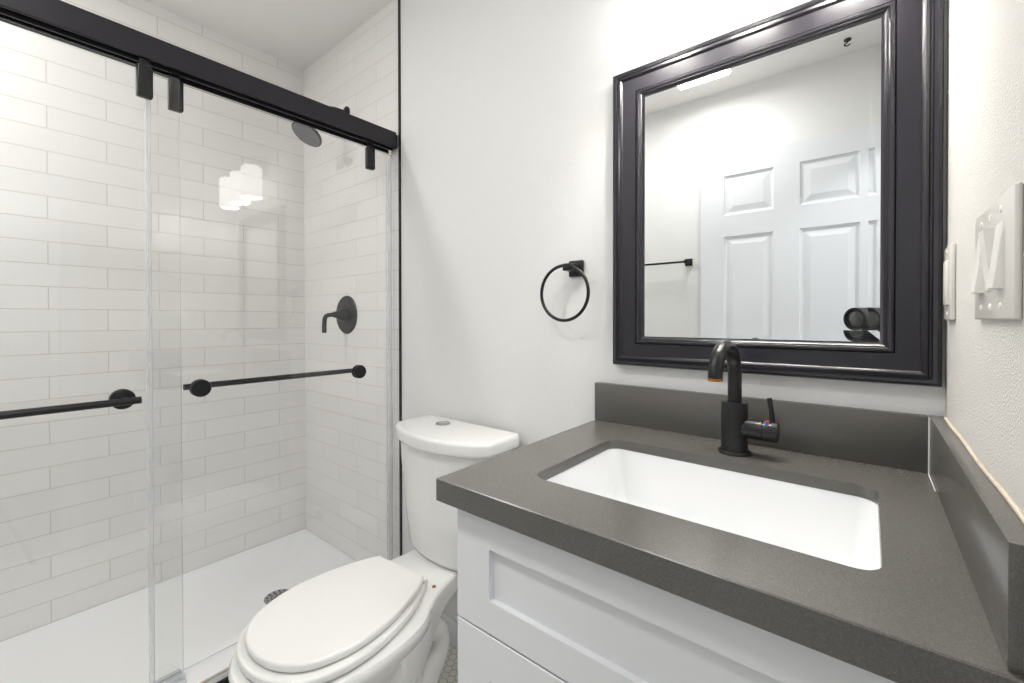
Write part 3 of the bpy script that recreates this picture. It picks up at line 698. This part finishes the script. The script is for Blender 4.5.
# ------------------------------------------------------------------ vanity light
vl = thing('vanity_light', 'three-shade vanity wall light with lit white glass shades above the mirror', 'wall light', (-0.205, 0, 2.02))
bm = bmesh.new(); box(bm, (-0.285, -0.022, 1.985), (-0.125, -0.0005, 2.085), 0.004); obj('backplate', bm, CHROME, vl)
bm = bmesh.new(); tube(bm, [(-0.40, -0.085, 2.035), (-0.01, -0.085, 2.035)], 0.008, 14); cyl(bm, (-0.205, -0.02, 2.035), (-0.205, -0.085, 2.035), 0.010, seg=16); obj('bar', bm, CHROME, vl)
for xs_ in (-0.372, -0.205, -0.038):
    bm = bmesh.new(); tube(bm, spline([(xs_, -0.085, 2.035), (xs_, -0.108, 2.034), (xs_, -0.12, 2.022), (xs_, -0.12, 2.0)], 4), 0.007, 12); lathe(bm, (xs_, -0.12, 2.005), (0, 0, -1), [(0.018, 0), (0.022, 0.01), (0.022, 0.024)], 24)
    arm = obj('arm', bm, CHROME, vl)
    bm = bmesh.new(); lathe(bm, (xs_, -0.12, 1.981), (0, 0, -1), [(0.012, 0), (0.013, 0.02), (0.022, 0.045), (0.026, 0.065), (0.022, 0.082), (0.0, 0.092)], 24); obj('bulb', bm, DIFF, arm)
    lamp('vanity_bulb_light', 'POINT', (xs_, -0.12, 1.868), (0, 0, 0), BULB_W, (1.0, 0.975, 0.94), shadow_soft_size=0.018)
    bm = bmesh.new(); rs = []
    for r_, z_ in ((0.020, 1.984), (0.044, 1.982), (0.0495, 1.977), (0.0505, 1.965), (0.0505, 1.815), (0.0475, 1.812), (0.0465, 1.815), (0.0465, 1.963), (0.043, 1.976), (0.020, 1.978)):
        rs.append([Vector((xs_ + r_ * math.cos(2 * PI * j / 36), -0.12 + r_ * math.sin(2 * PI * j / 36), z_)) for j in range(36)])
    loft(bm, rs, cap=False, closed=True); obj('shade', bm, SHADEM, vl, smooth=40, label='lit white glass cylinder shade')

# ------------------------------------------------------------------ towel ring
tr = thing('towel_ring', 'black round towel ring on a square wall plate left of the mirror', 'towel ring', (-0.629, 0, 1.29))
bm = bmesh.new(); box(bm, (-0.6515, -0.011, 1.268), (-0.6065, -0.0005, 1.313), 0.003, 3); box(bm, (-0.6395, -0.030, 1.2795), (-0.6185, -0.011, 1.3015), 0.003); obj('wall_plate', bm, BLACK, tr)
bm = bmesh.new(); box(bm, (-0.6405, -0.060, 1.281), (-0.6175, -0.030, 1.3005), 0.0025); obj('ring_holder', bm, BLACK, tr)
rc = Vector((-0.640, -0.052, 1.2215)); RR = 0.0745
bm = bmesh.new(); tube(bm, [rc + Vector((RR * math.sin(2 * PI * i / 64), 0.0, RR * math.cos(2 * PI * i / 64))) for i in range(64)], 0.0045, 14, closed=True); obj('ring', bm, BLACK, tr, smooth=60)

# ------------------------------------------------------------------ switch plates on the right wall
sw = thing('switch_plate', 'wide three-gang light switch plate nearest the camera on the right wall', 'light switch', (XR, -0.39, 1.21))
bm = bmesh.new(); box(bm, (0.0972, -0.488, 1.149), (XR, -0.305, 1.268), 0.0022, 3); obj('plate', bm, PLATESH, sw)
for yy in (-0.437, -0.391, -0.345):
    bm = bmesh.new()
    up = yy == -0.391; hwk = 0.0145
    xb_, xt_ = (0.0962, 0.0900) if up else (0.0900, 0.0962)
    loft(bm, [[Vector(p) for p in ((0.0975, yy - hwk, 1.178), (0.0975, yy + hwk, 1.178), (0.0975, yy + hwk, 1.243), (0.0975, yy - hwk, 1.243))], [Vector(p) for p in ((xb_, yy - hwk + 0.001, 1.1795), (xb_, yy + hwk - 0.001, 1.1795), (xt_, yy + hwk - 0.001, 1.2415), (xt_, yy - hwk + 0.001, 1.2415))]])
    obj('rocker', bm, PLATE, sw, smooth=0)
    for zz in (1.162, 1.2545):
        bm = bmesh.new(); lathe(bm, (0.0972, yy, zz), (-1, 0, 0), [(0.0034, 0), (0.003, 0.0009), (0, 0.001)], 12); obj('screw', bm, PLATE, sw)
sw = thing('switch_plate', 'narrow single outlet plate beside the black mirror frame on the right wall', 'wall plate', (XR, -0.078, 1.205))
bm = bmesh.new(); box(bm, (0.0965, -0.116, 1.148), (XR, -0.042, 1.266), 0.0022, 3); obj('plate', bm, PLATESH, sw)
bm = bmesh.new(); box(bm, (0.0935, -0.096, 1.172), (0.0965, -0.062, 1.242), 0.0008); obj('outlet_insert', bm, PLATE, sw)
for zz in (1.158, 1.2545):
    bm = bmesh.new(); lathe(bm, (0.0965, -0.079, zz), (-1, 0, 0), [(0.0034, 0), (0.003, 0.0009), (0, 0.001)], 12); obj('screw', bm, PLATE, sw)

# ------------------------------------------------------------------ photographer's camera on its tripod, seen in the mirror
fw = Vector((f1.x, f1.y, 0)).normalized(); lf = Vector((-fw.y, fw.x, 0))
lc = CAM - fw * 0.006 + lf * 0.062
ct = thing('tripod_camera', 'black camera with a wide round lens on a tripod, seen in the mirror corner', 'camera', (lc.x - fw.x * 0.14, lc.y - fw.y * 0.14, 0))
rotm = Matrix(((lf.x, fw.x, 0), (lf.y, fw.y, 0), (0, 0, 1))).to_4x4()
def cbox(lo, hi, bev=0.0, seg=2, bm=None):
    bm = bm or bmesh.new(); t = bmesh.new(); box(t, lo, hi, bev, seg); t.verts.index_update(); merge(bm, t, 0, Matrix.Translation(lc) @ rotm); return bm
# local axes: x = left, y = forward
bm = bmesh.new(); lathe(bm, lc - fw * 0.095, fw, [(0.033, 0), (0.036, 0.02), (0.041, 0.03), (0.041, 0.055), (0.0435, 0.06), (0.0435, 0.095), (0.038, 0.095), (0.036, 0.088), (0.0, 0.084)], 40); ln = obj('lens', bm, CAMB, ct)
bm = bmesh.new(); lathe(bm, lc - fw * 0.0115, fw, [(0.0355, 0), (0.033, 0.003), (0.024, 0.006), (0.0, 0.0085)], 40); obj('front_glass', bm, LENSG, ln, label='dark green glass front element')
bm = cbox((-0.085, -0.150, -0.052), (0.055, -0.095, 0.045), 0.010, 3); cbox((-0.035, -0.145, 0.03), (0.03, -0.10, 0.068), 0.012, 3, bm); cbox((-0.088, -0.148, -0.05), (-0.055, -0.080, 0.042), 0.010, 3, bm); bd = obj('camera_body', bm, CAMB, ct)
bm = cbox((-0.060, -0.0945, 0.030), (-0.052, -0.080, 0.038), 0.001); obj('red_mark', bm, REDM, bd, label='small red mark')
bm = cbox((-0.03, -0.145, -0.062), (0.03, -0.095, -0.0525), 0.003); cbox((-0.022, -0.142, -0.11), (0.022, -0.098, -0.062), 0.010, 3, bm); obj('tripod_head', bm, CAMB, ct)
hub = lc - fw * 0.12
bm = bmesh.new(); cyl(bm, (hub.x, hub.y, 0.62), (hub.x, hub.y, hub.z - 0.108), 0.013, seg=18); obj('center_column', bm, BLACK, ct)
bm = bmesh.new(); lathe(bm, (hub.x, hub.y, 0.76), (0, 0, 1), [(0.022, 0), (0.034, 0.01), (0.034, 0.04), (0.018, 0.05)], 18); obj('collar', bm, BLACK, ct)
for k in range(3):
    a = math.atan2(fw.y, fw.x) + PI + (k - 0) * 2 * PI / 3; d_ = Vector((math.cos(a), math.sin(a), 0)); R3 = 0.30
    bm = bmesh.new(); p0 = Vector((hub.x, hub.y, 0.79)) + d_ * 0.028; p1 = Vector((hub.x, hub.y, 0.012)) + d_ * R3
    tube(bm, [p0, p0.lerp(p1, 0.45), p0.lerp(p1, 0.451), p1], [0.013, 0.013, 0.010, 0.009], 14); lg = obj('leg', bm, BLACK, ct)
    bm = bmesh.new(); cyl(bm, (p1.x, p1.y, 0.0), (p1.x, p1.y, 0.022), 0.012, seg=12); obj('foot', bm, BLACK, lg)
